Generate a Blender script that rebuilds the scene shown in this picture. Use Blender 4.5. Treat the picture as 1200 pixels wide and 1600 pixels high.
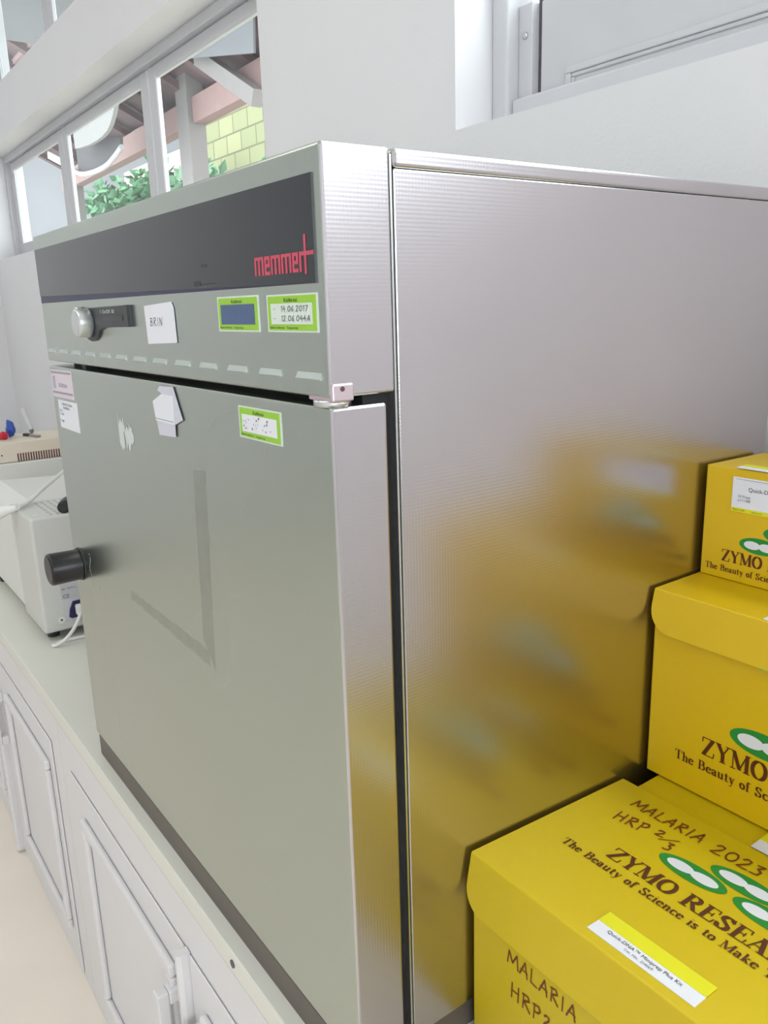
import bpy, bmesh, math, random
from mathutils import Vector, Matrix

# ------------------------------------------------------------------ scene, camera, light
S = bpy.context.scene
for o in list(bpy.data.objects):
    bpy.data.objects.remove(o)
COL = S.collection
S.view_settings.view_transform = 'Standard'
S.view_settings.look = 'None'
S.view_settings.gamma = 1.0
S.view_settings.use_curve_mapping = False
S.view_settings.exposure = -0.63

# world frame: x along the oven's front, y into the back wall, z up;
# origin at the lower front right corner of the oven's door
YAW, PITCH, ROLL = 0.9493, -0.2497, -0.0303
cy_, sy_, cp_, sp_ = math.cos(YAW), math.sin(YAW), math.cos(PITCH), math.sin(PITCH)
fwd = Vector((-sy_ * cp_, cy_ * cp_, sp_))
rt = Vector((cy_, sy_, 0))
up = rt.cross(fwd)
r2 = math.cos(ROLL) * rt + math.sin(ROLL) * up
u2 = -math.sin(ROLL) * rt + math.cos(ROLL) * up
cam_d = bpy.data.cameras.new('camera')
cam_d.sensor_fit = 'HORIZONTAL'
cam_d.sensor_width = 36.0
cam_d.lens = 1268.45 / 1200 * 36
cam_d.clip_start = 0.02
cam = bpy.data.objects.new('camera', cam_d)
COL.objects.link(cam)
M = Matrix((r2, u2, -fwd)).transposed().to_4x4()
M.translation = Vector((0.457, -0.2868, 0.6223))
cam.matrix_world = M
S.camera = cam

world = bpy.data.worlds.new('sky')
S.world = world
world.use_nodes = True
wn = world.node_tree
wn.nodes.clear()
tc = wn.nodes.new('ShaderNodeTexCoord')
sp = wn.nodes.new('ShaderNodeSeparateXYZ')
rp = wn.nodes.new('ShaderNodeValToRGB')
rp.color_ramp.elements[0].position = 0.0
rp.color_ramp.elements[0].color = (0.80, 0.86, 0.92, 1)
rp.color_ramp.elements[1].position = 0.5
rp.color_ramp.elements[1].color = (0.93, 0.95, 1.0, 1)
bg = wn.nodes.new('ShaderNodeBackground')
bg.inputs['Strength'].default_value = 11.0
wo = wn.nodes.new('ShaderNodeOutputWorld')
wn.links.new(tc.outputs['Generated'], sp.inputs[0])
wn.links.new(sp.outputs['Z'], rp.inputs[0])
wn.links.new(rp.outputs[0], bg.inputs['Color'])
wn.links.new(bg.outputs[0], wo.inputs['Surface'])

def portal(name, loc, sx, sz, rot):
    d = bpy.data.lights.new(name, 'AREA')
    d.shape = 'RECTANGLE'; d.size = sx; d.size_y = sz
    d.cycles.is_portal = True
    o = bpy.data.objects.new(name, d); COL.objects.link(o)
    o.location = loc; o.rotation_euler = rot
    return o
H = math.pi / 2
portal('portal_right_window', (0.85, 0.84, 1.5), 2.9, 1.25, (H, 0, math.pi))
portal('portal_added_window', (2.74, -1.2, 0.95), 2.0, 1.3, (H, 0, H))
# sun coming in low through the right-hand window
sd = bpy.data.lights.new('sun', 'SUN'); sd.energy = 0.0; sd.angle = math.radians(2)
# unseen overhead fill lights, added to brighten the room
def overhead_fill(loc, w=1.2, d=0.3, power=38):
    l = bpy.data.lights.new('overhead_fill_light', 'AREA'); l.shape = 'RECTANGLE'
    l.size = w; l.size_y = d; l.energy = power; l.color = (1.0, 0.985, 0.95)
    o = bpy.data.objects.new('overhead_fill_light', l); COL.objects.link(o)
    o.location = loc
overhead_fill((-0.6, -1.0, 2.13), power=12)
overhead_fill((-2.8, -1.0, 2.13), power=12)

# ------------------------------------------------------------------ colour and materials
def lin(c):
    r = []
    for v in c[:3]:
        v /= 255.0
        r.append(v / 12.92 if v <= 0.04045 else ((v + 0.055) / 1.055) ** 2.4)
    return (*r, 1.0)

MATS = {}
def mat(name, rgb, rough=0.5, metal=0.0, spec=0.5, noise=0.0, nscale=8.0, ndet=5.0, bump=0.0, bscale=60.0,
        coat=0.0, trans=0.0, aniso=0.0, nstretch=(1, 1, 1), noise_rough=0.0):
    m = bpy.data.materials.new(name); m.use_nodes = True
    nt = m.node_tree; b = nt.nodes['Principled BSDF']
    c = lin(rgb)
    b.inputs['Base Color'].default_value = c
    b.inputs['Roughness'].default_value = rough
    b.inputs['Metallic'].default_value = metal
    b.inputs['Specular IOR Level'].default_value = spec
    b.inputs['Coat Weight'].default_value = coat
    b.inputs['Transmission Weight'].default_value = trans
    b.inputs['Anisotropic'].default_value = aniso
    if noise or bump or noise_rough:
        t = nt.nodes.new('ShaderNodeTexCoord')
        mp = nt.nodes.new('ShaderNodeMapping'); mp.inputs['Scale'].default_value = nstretch
        nt.links.new(t.outputs['Object'], mp.inputs['Vector'])
    if noise or noise_rough:
        n = nt.nodes.new('ShaderNodeTexNoise'); n.inputs['Scale'].default_value = nscale
        n.inputs['Detail'].default_value = ndet
        nt.links.new(mp.outputs[0], n.inputs['Vector'])
    if noise:
        mx = nt.nodes.new('ShaderNodeMix'); mx.data_type = 'RGBA'
        mx.inputs['A'].default_value = tuple(v * (1 - noise) for v in c[:3]) + (1,)
        mx.inputs['B'].default_value = tuple(min(1, v * (1 + noise)) for v in c[:3]) + (1,)
        nt.links.new(n.outputs['Fac'], mx.inputs['Factor'])
        nt.links.new(mx.outputs['Result'], b.inputs['Base Color'])
    if noise_rough:
        mr = nt.nodes.new('ShaderNodeMapRange')
        mr.inputs['To Min'].default_value = rough - noise_rough
        mr.inputs['To Max'].default_value = rough + noise_rough
        nt.links.new(n.outputs['Fac'], mr.inputs['Value'])
        nt.links.new(mr.outputs[0], b.inputs['Roughness'])
    if bump:
        n2 = nt.nodes.new('ShaderNodeTexNoise'); n2.inputs['Scale'].default_value = bscale
        nt.links.new(mp.outputs[0], n2.inputs['Vector'])
        bp = nt.nodes.new('ShaderNodeBump'); bp.inputs['Strength'].default_value = bump
        bp.inputs['Distance'].default_value = 0.01
        nt.links.new(n2.outputs['Fac'], bp.inputs['Height'])
        nt.links.new(bp.outputs[0], b.inputs['Normal'])
    MATS[name] = m
    return m

def steel_dimpled(name, rgb, rough):
    # textured steel sheet: fine rows of pressed dimples
    m = mat(name, rgb, rough, metal=1.0, noise=0.05, nscale=5, ndet=1.0, noise_rough=0.02)
    nt = m.node_tree; b = nt.nodes['Principled BSDF']
    t = nt.nodes.new('ShaderNodeTexCoord'); s = nt.nodes.new('ShaderNodeSeparateXYZ')
    nt.links.new(t.outputs['Object'], s.inputs[0])
    def mth(op, a, c=None, v=None):
        n = nt.nodes.new('ShaderNodeMath'); n.operation = op
        nt.links.new(a, n.inputs[0])
        if c is not None: nt.links.new(c, n.inputs[1])
        if v is not None: n.inputs[1].default_value = v
        return n.outputs[0]
    ksc = 2 * math.pi / 0.0056
    su = mth('ADD', s.outputs['Y'], s.outputs['Z']); di = mth('SUBTRACT', s.outputs['Y'], s.outputs['Z'])
    a = mth('SINE', mth('MULTIPLY', su, v=ksc)); c = mth('SINE', mth('MULTIPLY', di, v=ksc))
    h = mth('MULTIPLY', a, c)
    bp = nt.nodes.new('ShaderNodeBump'); bp.inputs['Strength'].default_value = 0.17
    bp.inputs['Distance'].default_value = 0.00008
    nt.links.new(h, bp.inputs['Height']); nt.links.new(bp.outputs[0], b.inputs['Normal'])
    return m

wall_m = mat('wall_paint', (230, 229, 231), 0.55, noise=0.03, nscale=3, bump=0.05, bscale=180)
ceil_m = mat('ceiling_paint', (235, 235, 235), 0.7)
floor_m = mat('floor_tile', (242, 232, 218), 0.32, noise=0.06, nscale=5, noise_rough=0.08)
frame_m = mat('window_paint', (205, 205, 208), 0.45, noise=0.04, nscale=12)
cab_m = mat('cabinet_paint', (222, 220, 220), 0.38, noise=0.03, nscale=7, bump=0.03, bscale=40)
top_m = mat('worktop_paint', (222, 221, 210), 0.35, noise=0.03, nscale=6)
steel_f = mat('brushed_steel', (182, 189, 179), 0.27, metal=1.0, noise=0.03, nscale=4, ndet=1.0, noise_rough=0.02)
steel_s = steel_dimpled('dimpled_steel', (193, 187, 190), 0.25)
steel_l = mat('bright_steel', (205, 205, 205), 0.3, metal=1.0)
steel_res = mat('tape_residue_on_steel', (170, 175, 165), 0.38, metal=1.0, noise=0.12, nscale=60)
dark_m = mat('black_gasket', (14, 12, 16), 0.6)
plinth_m = mat('dark_plinth', (92, 84, 76), 0.45, noise=0.08, nscale=30)
navy_m = mat('navy_reflection', (38, 34, 70), 0.4)
glass_blk = mat('black_display_glass', (34, 37, 42), 0.04, spec=0.6)
red_m = mat('red_print', (196, 72, 92), 0.5)
black_p = mat('black_plastic', (9, 9, 11), 0.34)
black_g = mat('charcoal_plastic', (48, 48, 54), 0.45)
silver_m = mat('silver_knob', (205, 208, 206), 0.3, metal=0.7)
white_p = mat('white_paper', (226, 227, 232), 0.7)
label_w = mat('label_white', (214, 224, 214), 0.5)
label_g = mat('label_green', (150, 200, 52), 0.45)
label_b = mat('label_blue', (70, 92, 130), 0.4, noise=0.15, nscale=90)
ink_d = mat('dark_ink', (46, 46, 44), 0.6)
ink_grey = mat('grey_ink', (120, 120, 124), 0.6)
ink_br = mat('brown_print', (84, 36, 8), 0.5)
ink_pen = mat('brown_pen_ink', (112, 52, 6), 0.55)
green_pr = mat('green_print', (22, 136, 52), 0.45)
white_pr = mat('white_print', (224, 226, 232), 0.5)
yellow_m = mat('yellow_carton', (204, 178, 8), 0.42, noise=0.02, nscale=5)
yellow_w = mat('warm_yellow_carton', (214, 178, 6), 0.42, noise=0.02, nscale=5)
yellow_l = mat('yellow_label', (222, 218, 28), 0.4)
cream_m = mat('cream_enamel', (226, 214, 196), 0.4)
white_e = mat('white_enamel', (222, 222, 216), 0.35)
white_e2 = mat('pale_grey_enamel', (204, 204, 198), 0.4)
slot_m = mat('maroon_slot', (96, 52, 58), 0.7)
cable_m = mat('white_cable_plastic', (226, 226, 222), 0.35)
navy_p = mat('navy_plastic', (34, 26, 70), 0.35)
blue_p = mat('blue_plastic', (40, 78, 170), 0.35)
red_p = mat('red_plastic', (196, 20, 48), 0.35)
wood_pink = mat('weathered_beam', (132, 106, 102), 0.8, noise=0.15, nscale=9)
wood_dark = mat('dark_rafter', (80, 58, 60), 0.85, noise=0.2, nscale=8)
tile_m = mat('clay_roof_tile', (84, 66, 68), 0.85, noise=0.3, nscale=6, bump=0.4, bscale=12)
grey_post = mat('grey_post', (112, 106, 104), 0.8, noise=0.1, nscale=6)
grey_sheet = mat('grey_sheet', (96, 96, 98), 0.8, noise=0.08, nscale=3)
block_m = mat('garden_block', (150, 150, 116), 0.9, noise=0.12, nscale=4)
plaster_m = mat('outside_plaster', (176, 158, 152), 0.9, noise=0.05, nscale=3)
leaf_m = mat('leaf_green', (76, 122, 84), 0.6, noise=0.35, nscale=3)
leaf_m2 = mat('leaf_pale', (112, 146, 118), 0.6, noise=0.25, nscale=3)
stem_m = mat('stem_brown', (110, 96, 76), 0.8)
ground_m = mat('outside_ground', (170, 165, 150), 0.9, noise=0.1, nscale=1)
gap_m = mat('weathered_gap', (92, 88, 96), 0.8, noise=0.5, nscale=60)

def mat_block_wall():
    m = block_m; nt = m.node_tree; b = nt.nodes['Principled BSDF']
    t = nt.nodes.new('ShaderNodeTexCoord'); mp = nt.nodes.new('ShaderNodeMapping')
    mp.inputs['Rotation'].default_value = (math.radians(90), 0, 0)
    br = nt.nodes.new('ShaderNodeTexBrick'); br.inputs['Scale'].default_value = 1.0
    br.inputs['Color1'].default_value = lin((150, 150, 112)); br.inputs['Color2'].default_value = lin((134, 138, 102))
    br.inputs['Mortar'].default_value = lin((100, 100, 74)); br.inputs['Mortar Size'].default_value = 0.012
    br.inputs['Brick Width'].default_value = 0.42; br.inputs['Row Height'].default_value = 0.24
    nt.links.new(t.outputs['Object'], mp.inputs[0]); nt.links.new(mp.outputs[0], br.inputs['Vector'])
    nt.links.new(br.outputs['Color'], b.inputs['Base Color'])
mat_block_wall()

def mat_pane():
    m = bpy.data.materials.new('window_pane_glass'); m.use_nodes = True
    nt = m.node_tree; nt.nodes.clear()
    tr = nt.nodes.new('ShaderNodeBsdfTransparent'); tr.inputs[0].default_value = (0.93, 0.96, 0.95, 1)
    gl = nt.nodes.new('ShaderNodeBsdfGlossy'); gl.inputs['Roughness'].default_value = 0.05
    fr = nt.nodes.new('ShaderNodeFresnel'); fr.inputs['IOR'].default_value = 1.45
    mx = nt.nodes.new('ShaderNodeMixShader'); out = nt.nodes.new('ShaderNodeOutputMaterial')
    ge = nt.nodes.new('ShaderNodeNewGeometry'); su = nt.nodes.new('ShaderNodeMath'); su.operation = 'SUBTRACT'; su.inputs[0].default_value = 1
    ml = nt.nodes.new('ShaderNodeMath'); ml.operation = 'MULTIPLY'
    nt.links.new(ge.outputs['Backfacing'], su.inputs[1]); nt.links.new(su.outputs[0], ml.inputs[0]); nt.links.new(fr.outputs[0], ml.inputs[1])
    nt.links.new(ml.outputs[0], mx.inputs[0]); nt.links.new(tr.outputs[0], mx.inputs[1])
    nt.links.new(gl.outputs[0], mx.inputs[2]); nt.links.new(mx.outputs[0], out.inputs['Surface'])
    return m
pane_m = mat_pane()

# ------------------------------------------------------------------ mesh helpers
def box(bm, x0, x1, y0, y1, z0, z1):
    vs = [bm.verts.new(p) for p in ((x0, y0, z0), (x1, y0, z0), (x1, y1, z0), (x0, y1, z0),
                                    (x0, y0, z1), (x1, y0, z1), (x1, y1, z1), (x0, y1, z1))]
    fs = [(0, 3, 2, 1), (4, 5, 6, 7), (0, 1, 5, 4), (1, 2, 6, 5), (2, 3, 7, 6), (3, 0, 4, 7)]
    return [bm.faces.new([vs[i] for i in f]) for f in fs]

def obox(bm, c, ux, uy, uz):
    # oriented box: centre and three half-extent vectors
    c, ux, uy, uz = map(Vector, (c, ux, uy, uz))
    vs = []
    for sz in (-1, 1):
        for sx, sy in ((-1, -1), (1, -1), (1, 1), (-1, 1)):
            vs.append(bm.verts.new(c + sx * ux + sy * uy + sz * uz))
    for f in [(0, 3, 2, 1), (4, 5, 6, 7), (0, 1, 5, 4), (1, 2, 6, 5), (2, 3, 7, 6), (3, 0, 4, 7)]:
        bm.faces.new([vs[i] for i in f])

def bar(bm, p, q, w, t, upv=(0, 0, 1)):
    p, q = Vector(p), Vector(q); d = (q - p); a = d.normalized()
    s = a.cross(Vector(upv)).normalized(); u = s.cross(a)
    obox(bm, (p + q) / 2, d / 2, s * w / 2, u * t / 2)

def cyl(bm, p, q, r0, r1=None, n=32, cap=True):
    r1 = r0 if r1 is None else r1
    lathe(bm, p, q, [(0, r0), (1, r1)], n, cap)

def lathe(bm, p, q, prof, n=32, cap=True):
    # prof: (t along p->q, radius)
    p, q = Vector(p), Vector(q); a = (q - p).normalized()
    s = a.orthogonal().normalized(); u = a.cross(s)
    rings = []
    for t, r in prof:
        c = p.lerp(q, t)
        rings.append([bm.verts.new(c + r * (math.cos(2 * math.pi * i / n) * s + math.sin(2 * math.pi * i / n) * u)) for i in range(n)])
    for a_, b_ in zip(rings, rings[1:]):
        for i in range(n):
            j = (i + 1) % n
            bm.faces.new((a_[i], a_[j], b_[j], b_[i])).smooth = True
    if cap:
        bm.faces.new(rings[0][::-1]); bm.faces.new(rings[-1])

def tube(bm, pts, r, n=10):
    pts = [Vector(p) for p in pts]
    # Catmull-Rom resample
    P = [pts[0]] + pts + [pts[-1]]; out = []
    for i in range(1, len(P) - 2):
        for k in range(10):
            t = k / 10
            out.append(0.5 * ((2 * P[i]) + (-P[i-1] + P[i+1]) * t + (2*P[i-1] - 5*P[i] + 4*P[i+1] - P[i+2]) * t*t
                              + (-P[i-1] + 3*P[i] - 3*P[i+1] + P[i+2]) * t**3))
    out.append(pts[-1])
    prev = None; rings = []
    for i, c in enumerate(out):
        d = (out[min(i+1, len(out)-1)] - out[max(i-1, 0)]).normalized()
        s = d.orthogonal().normalized() if prev is None else (prev - prev.dot(d) * d).normalized()
        prev = s; u = d.cross(s)
        rings.append([bm.verts.new(c + r * (math.cos(2*math.pi*k/n) * s + math.sin(2*math.pi*k/n) * u)) for k in range(n)])
    for a_, b_ in zip(rings, rings[1:]):
        for k in range(n):
            j = (k + 1) % n
            bm.faces.new((a_[k], a_[j], b_[j], b_[k])).smooth = True
    bm.faces.new(rings[0][::-1]); bm.faces.new(rings[-1])

def prism(bm, poly, plane, d0, d1):
    """poly 2D points; plane 'y' -> (x,z) at y=d0..d1, 'x' -> (y,z), 'z' -> (x,y)"""
    def P(a, b, d):
        return {'y': (a, d, b), 'x': (d, a, b), 'z': (a, b, d)}[plane]
    A = [bm.verts.new(P(a, b, d0)) for a, b in poly]
    B = [bm.verts.new(P(a, b, d1)) for a, b in poly]
    n = len(poly)
    bm.faces.new(A); bm.faces.new(B[::-1])
    for i in range(n):
        j = (i + 1) % n
        bm.faces.new((A[j], A[i], B[i], B[j]))

def obj(name, bm, m, parent=None, bevel=0.0, seg=2, smooth=False, loc=None):
    bmesh.ops.recalc_face_normals(bm, faces=bm.faces)
    me = bpy.data.meshes.new(name); 
    bm.to_mesh(me); bm.free()
    for mm in (m if isinstance(m, (list, tuple)) else [m]):
        me.materials.append(mm)
    o = bpy.data.objects.new(name, me); COL.objects.link(o)
    if parent is not None:
        o.parent = parent
        pl = Vector(parent.location)
        pp = parent.parent
        while pp is not None:
            pl += Vector(pp.location); pp = pp.parent
        me.transform(Matrix.Translation(-pl))
    if smooth:
        for f in me.polygons: f.use_smooth = True
    if bevel:
        b = o.modifiers.new('bevel', 'BEVEL'); b.width = bevel; b.segments = seg; b.limit_method = 'ANGLE'
        b.angle_limit = math.radians(40)
    return o

def bx(name, dims, m, parent=None, bevel=0.0, seg=2):
    bm = bmesh.new(); box(bm, *dims)
    return obj(name, bm, m, parent, bevel, seg)

def tag(o, label=None, cat=None, group=None, kind=None):
    if label: o['label'] = label
    if cat: o['category'] = cat
    if group: o['group'] = group
    if kind: o['kind'] = kind
    return o

def empty(name, loc, label, cat, group=None):
    o = bpy.data.objects.new(name, None); COL.objects.link(o)
    o.location = loc; o.empty_display_size = 0.05
    return tag(o, label, cat, group)

def struct(o, kind='structure'):
    o['kind'] = kind
    return o

# ------------------------------------------------------------------ lettering
def arc(cx, cy, rx, ry, a0, a1, n=14):
    return [(cx + rx * math.cos(math.radians(a0 + (a1 - a0) * i / n)), cy + ry * math.sin(math.radians(a0 + (a1 - a0) * i / n))) for i in range(n + 1)]

# serif print face: strokes (points, nib) ; k = thick nib, t = thin nib
def serif(c):
    k, t = 'k', 't'
    x = 0.62  # x-height
    def S_(x0, x1, y): return ([(x0, y), (x1, y)], t)
    G = {
     'Z': (0.72, [([(.06, 1), (.64, 1)], t), ([(.06, 0), (.66, 0)], t), ([(.6, .99), (.12, .01)], k), ([(.05, 1), (.04, .76)], t), ([(.66, 0), (.69, .26)], t)]),
     'Y': (0.80, [([(.14, 1), (.42, .46)], k), ([(.70, 1), (.42, .46)], t), ([(.42, .46), (.42, 0)], k), S_(.02, .28, 1), S_(.58, .82, 1), S_(.28, .56, 0)]),
     'M': (1.02, [([(.14, 1), (.14, 0)], t), ([(.16, 1), (.5, .06)], k), ([(.5, .04), (.84, 1)], t), ([(.86, 1), (.86, 0)], k), S_(.02, .2, 1), S_(.8, 1.0, 1), S_(.03, .27, 0), S_(.72, 1.0, 0)]),
     'O': (0.86, [(arc(.43, .5, .33, .5, 0, 360, 28), k)]),
     'R': (0.84, [([(.2, 1), (.2, 0)], k), ([(.05, 1), (.45, 1)], t), (arc(.42, .76, .22, .24, 90, -90), k), ([(.2, .52), (.42, .52)], t), ([(.42, .5), (.7, .03)], k), S_(.05, .38, 0), S_(.66, .86, 0)]),
     'E': (0.72, [([(.2, 1), (.2, 0)], k), S_(.05, .62, 1), S_(.05, .64, 0), S_(.2, .48, .52), ([(.63, 1), (.65, .78)], t), ([(.65, 0), (.69, .26)], t), ([(.49, .64), (.49, .40)], t)]),
     'S': (0.66, [([(.54, .80)] + arc(.33, .75, .2, .24, 40, 200, 10) + [(.22, .60), (.46, .42)] + arc(.33, .24, .22, .24, 30, -150, 10) + [(.10, .26)], k), ([(.56, 1), (.56, .72)], t), ([(.09, 0), (.09, .3)], t)]),
     'A': (0.82, [([(.12, 0), (.40, 1)], t), ([(.40, 1), (.68, 0)], k), ([(.22, .34), (.56, .34)], t), S_(.0, .26, 0), S_(.52, .84, 0)]),
     'C': (0.78, [(arc(.44, .5, .34, .5, 42, 318, 22), k), ([(.71, .98), (.72, .70)], t), ([(.71, .04), (.74, .26)], t)]),
     'H': (0.90, [([(.2, 1), (.2, 0)], k), ([(.70, 1), (.70, 0)], k), S_(.2, .7, .52), S_(.05, .36, 1), S_(.54, .86, 1), S_(.05, .36, 0), S_(.54, .86, 0)]),
     'T': (0.72, [([(.36, 1), (.36, 0)], k), S_(.04, .68, 1), S_(.2, .52, 0), ([(.04, 1), (.02, .74)], t), ([(.68, 1), (.70, .74)], t)]),
     'B': (0.78, [([(.2, 1), (.2, 0)], k), ([(.05, 1), (.42, 1)], t), (arc(.40, .77, .2, .23, 90, -90), k), ([(.2, .53), (.42, .53)], t), (arc(.42, .27, .24, .27, 90, -90), k), ([(.05, 0), (.42, 0)], t)]),
     'h': (0.60, [([(.14, 1), (.14, 0)], k), (arc(.3, x - .18, .16, .18, 160, 0), k), ([(.46, x - .2), (.46, 0)], k), S_(.03, .14, 1), S_(.03, .26, 0), S_(.36, .58, 0)]),
     'e': (0.50, [(arc(.26, x/2, .2, x/2, 20, 320, 20), k), ([(.07, .36), (.44, .36)], t)]),
     'a': (0.52, [([(.08, x-.12)] + arc(.22, x-.14, .14, .14, 140, 0) + [(.37, .04)], k), (arc(.22, .16, .15, .17, 90, 350), k), ([(.37, .0), (.5, .03)], t)]),
     'u': (0.60, [([(.13, x), (.13, .18)] + arc(.28, .18, .15, .18, 180, 330), k), ([(.46, x), (.46, 0)], k), S_(.02, .14, x), S_(.36, .46, x), S_(.46, .56, 0)]),
     't': (0.38, [([(.18, x + .2), (.18, .14)] + arc(.27, .13, .09, .12, 180, 320), k), S_(.03, .34, x)]),
     'y': (0.56, [([(.12, x), (.3, .06)], k), ([(.46, x), (.24, -.26), (.08, -.3)], t), S_(.02, .22, x), S_(.36, .54, x)]),
     'o': (0.52, [(arc(.26, x/2, .19, x/2, 0, 360, 22), k)]),
     'f': (0.38, [([(.36, .92)] + arc(.26, .84, .1, .14, 60, 180) + [(.16, 0)], k), S_(.03, .34, x), S_(.04, .3, 0)]),
     'S_': None,
     'c': (0.46, [(arc(.26, x/2, .19, x/2, 45, 315, 18), k)]),
     'i': (0.30, [([(.15, x), (.15, 0)], k), S_(.03, .15, x), S_(.03, .28, 0), ([(.14, .88), (.16, .88)], k)]),
     'n': (0.60, [([(.14, x), (.14, 0)], k), (arc(.3, x - .18, .16, .18, 160, 0), k), ([(.46, x - .2), (.46, 0)], k), S_(.03, .14, x), S_(.03, .26, 0), S_(.36, .58, 0)]),
     's': (0.42, [([(.33, x-.1)] + arc(.2, x-.15, .12, .14, 50, 210, 8) + arc(.2, .15, .14, .15, 30, -150, 8) + [(.07, .14)], k)]),
     'k': (0.60, [([(.14, 1), (.14, 0)], k), ([(.44, x), (.17, .28)], t), ([(.24, .36), (.48, 0)], k), S_(.03, .14, 1), S_(.03, .26, 0), S_(.34, .54, x), S_(.4, .6, 0)]),
     'g': (0.54, [(arc(.25, x-.2, .16, .19, 0, 360, 16), k), ([(.2, .24), (.12, .1), (.4, .02)] + arc(.26, -.14, .19, .14, 30, -190, 12), 't'), S_(.38, .52, x - .04)]),
     'm': (0.88, [([(.14, x), (.14, 0)], k), (arc(.29, x - .18, .15, .18, 160, 0), k), ([(.44, x - .2), (.44, 0)], k), (arc(.59, x - .18, .15, .18, 160, 0), k), ([(.74, x - .2), (.74, 0)], k), S_(.03, .14, x), S_(.03, .26, 0), S_(.34, .54, 0), S_(.64, .86, 0)]),
     'p': (0.58, [([(.14, x), (.14, -.3)], k), (arc(.28, x/2, .19, x/2, 150, -150), k), S_(.03, .14, x), S_(.03, .28, -.3)]),
     'l': (0.30, [([(.15, 1), (.15, 0)], k), S_(.03, .15, 1), S_(.03, .28, 0)]),
     ' ': (0.34, []),
    }
    return G[c]

HAND = {
 'M': (.95, [[(.0, .05), (.12, .95), (.42, .25), (.78, 1.0), (.88, .0)]]),
 'A': (.8, [[(.0, .0), (.42, 1.0), (.62, .0)], [(.12, .4), (.62, .36)]]),
 'L': (.62, [[(.08, 1.), (.04, .05), (.52, .0)]]),
 'R': (.72, [[(.06, .0), (.1, .95)], [(.02, .92), (.42, 1.), (.52, .74), (.12, .5), (.58, .0)]]),
 'I': (.36, [[(.14, .98), (.12, .0)]]),
 'H': (.78, [[(.06, 1.), (.04, .0)], [(.56, 1.), (.54, .0)], [(.04, .5), (.56, .54)]]),
 'P': (.66, [[(.08, .0), (.12, .95)], [(.02, .9), (.42, 1.), (.54, .76), (.36, .52), (.1, .48)]]),
 'B': (.66, [[(.08, .0), (.12, .95)], [(.02, .92), (.4, .95), (.4, .62), (.12, .52), (.5, .4), (.44, .06), (.04, .0)]]),
 'N': (.8, [[(.06, .0), (.1, .95), (.5, .05), (.58, 1.)]]),
 '0': (.72, [arc(.32, .5, .28, .46, 100, 460, 16)]),
 '1': (.34, [[(.06, .8), (.18, 1.), (.16, .0)]]),
 '2': (.66, [[(.04, .78), (.2, 1.), (.44, .92), (.42, .62), (.02, .02), (.58, .04)]]),
 '3': (.62, [[(.06, .92), (.44, .98), (.2, .6), (.46, .44), (.38, .08), (.02, .04)]]),
 '4': (.64, [[(.3, 1.), (.02, .4), (.54, .42)], [(.4, .75), (.38, .0)]]),
 '6': (.6, [[(.42, 1.), (.1, .5), (.1, .1), (.4, .04), (.46, .4), (.1, .42)]]),
 '7': (.6, [[(.02, .95), (.5, 1.), (.2, .0)]]),
 '8': (.6, [[(.44, .8), (.2, 1.), (.08, .75), (.46, .3), (.2, .0), (.06, .25), (.46, .75)]]),
 '/': (.5, [[(.5, 1.0), (.0, .0)]]),
 '.': (.26, [[(.06, .0), (.1, .03)]]),
 ':': (.26, [[(.06, .1), (.1, .12)], [(.06, .6), (.1, .62)]]),
 'G': (.7, [[(.5, .85), (.25, 1.), (.04, .5), (.2, .02), (.5, .2), (.5, .45), (.3, .45)]]),
 '-': (.5, [[(.04, .5), (.36, .5)]]),
 ' ': (.5, []),
}

def hull2(pts):
    pts = sorted(set((round(a, 7), round(b, 7)) for a, b in pts))
    if len(pts) < 3: return pts
    def half(ps):
        h = []
        for p in ps:
            while len(h) >= 2 and (h[-1][0]-h[-2][0])*(p[1]-h[-2][1]) - (h[-1][1]-h[-2][1])*(p[0]-h[-2][0]) <= 0: h.pop()
            h.append(p)
        return h
    a = half(pts); b = half(pts[::-1])
    return a[:-1] + b[:-1]

def stroke_polys(strokes, nibs, ox, oy, s):
    polys = []
    for pts, nb in strokes:
        w, h = nibs[nb]
        for (ax, ay), (bx_, by) in zip(pts, pts[1:]):
            c = []
            for px, py in ((ax, ay), (bx_, by)):
                for sx in (-1, 1):
                    for sy in (-1, 1):
                        c.append((ox + s * (px + sx * w / 2), oy + s * (py + sy * h / 2)))
            hu = hull2(c)
            if len(hu) >= 3: polys.append(hu)
    return polys

def text_polys(txt, ox, oy, size, face='serif', track=0.0, bold=1.0, xs=1.0):
    polys = []; cur = 0.0
    for ch in txt:
        if face == 'serif':
            adv, st = serif(ch); nibs = {'k': (.17 * bold, .05), 't': (.055, .055)}
        else:
            adv, st = HAND[ch]; st = [(p, 'k') for p in st]; nibs = {'k': (.075 * bold, .075 * bold)}
        pl = stroke_polys(st, nibs, 0, 0, 1.0)
        for p in pl:
            polys.append([(ox + (cur + a) * size * xs, oy + b * size) for a, b in p])
        cur += adv + track
    return polys, cur * size * xs

def text_width(txt, size, face='serif', track=0.0, xs=1.0):
    return sum((serif(c)[0] if face == 'serif' else HAND[c][0]) + track for c in txt) * size * xs

def polys_mesh(name, polys, place, m, parent, shear=0.0, lift=0.00018):
    """polys in local 2D; place = (origin, right vector, up vector); raised slightly along the normal"""
    O, U, V = map(Vector, place); N = U.cross(V).normalized()
    bm = bmesh.new()
    for ip, p in enumerate(polys):
        vs = [bm.verts.new(O + U * (a + shear * b) + V * b + N * (lift + 2.5e-6 * (ip % 60))) for a, b in p]
        try: bm.faces.new(vs)
        except ValueError: pass
    return obj_nn(name, bm, m, parent)

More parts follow.
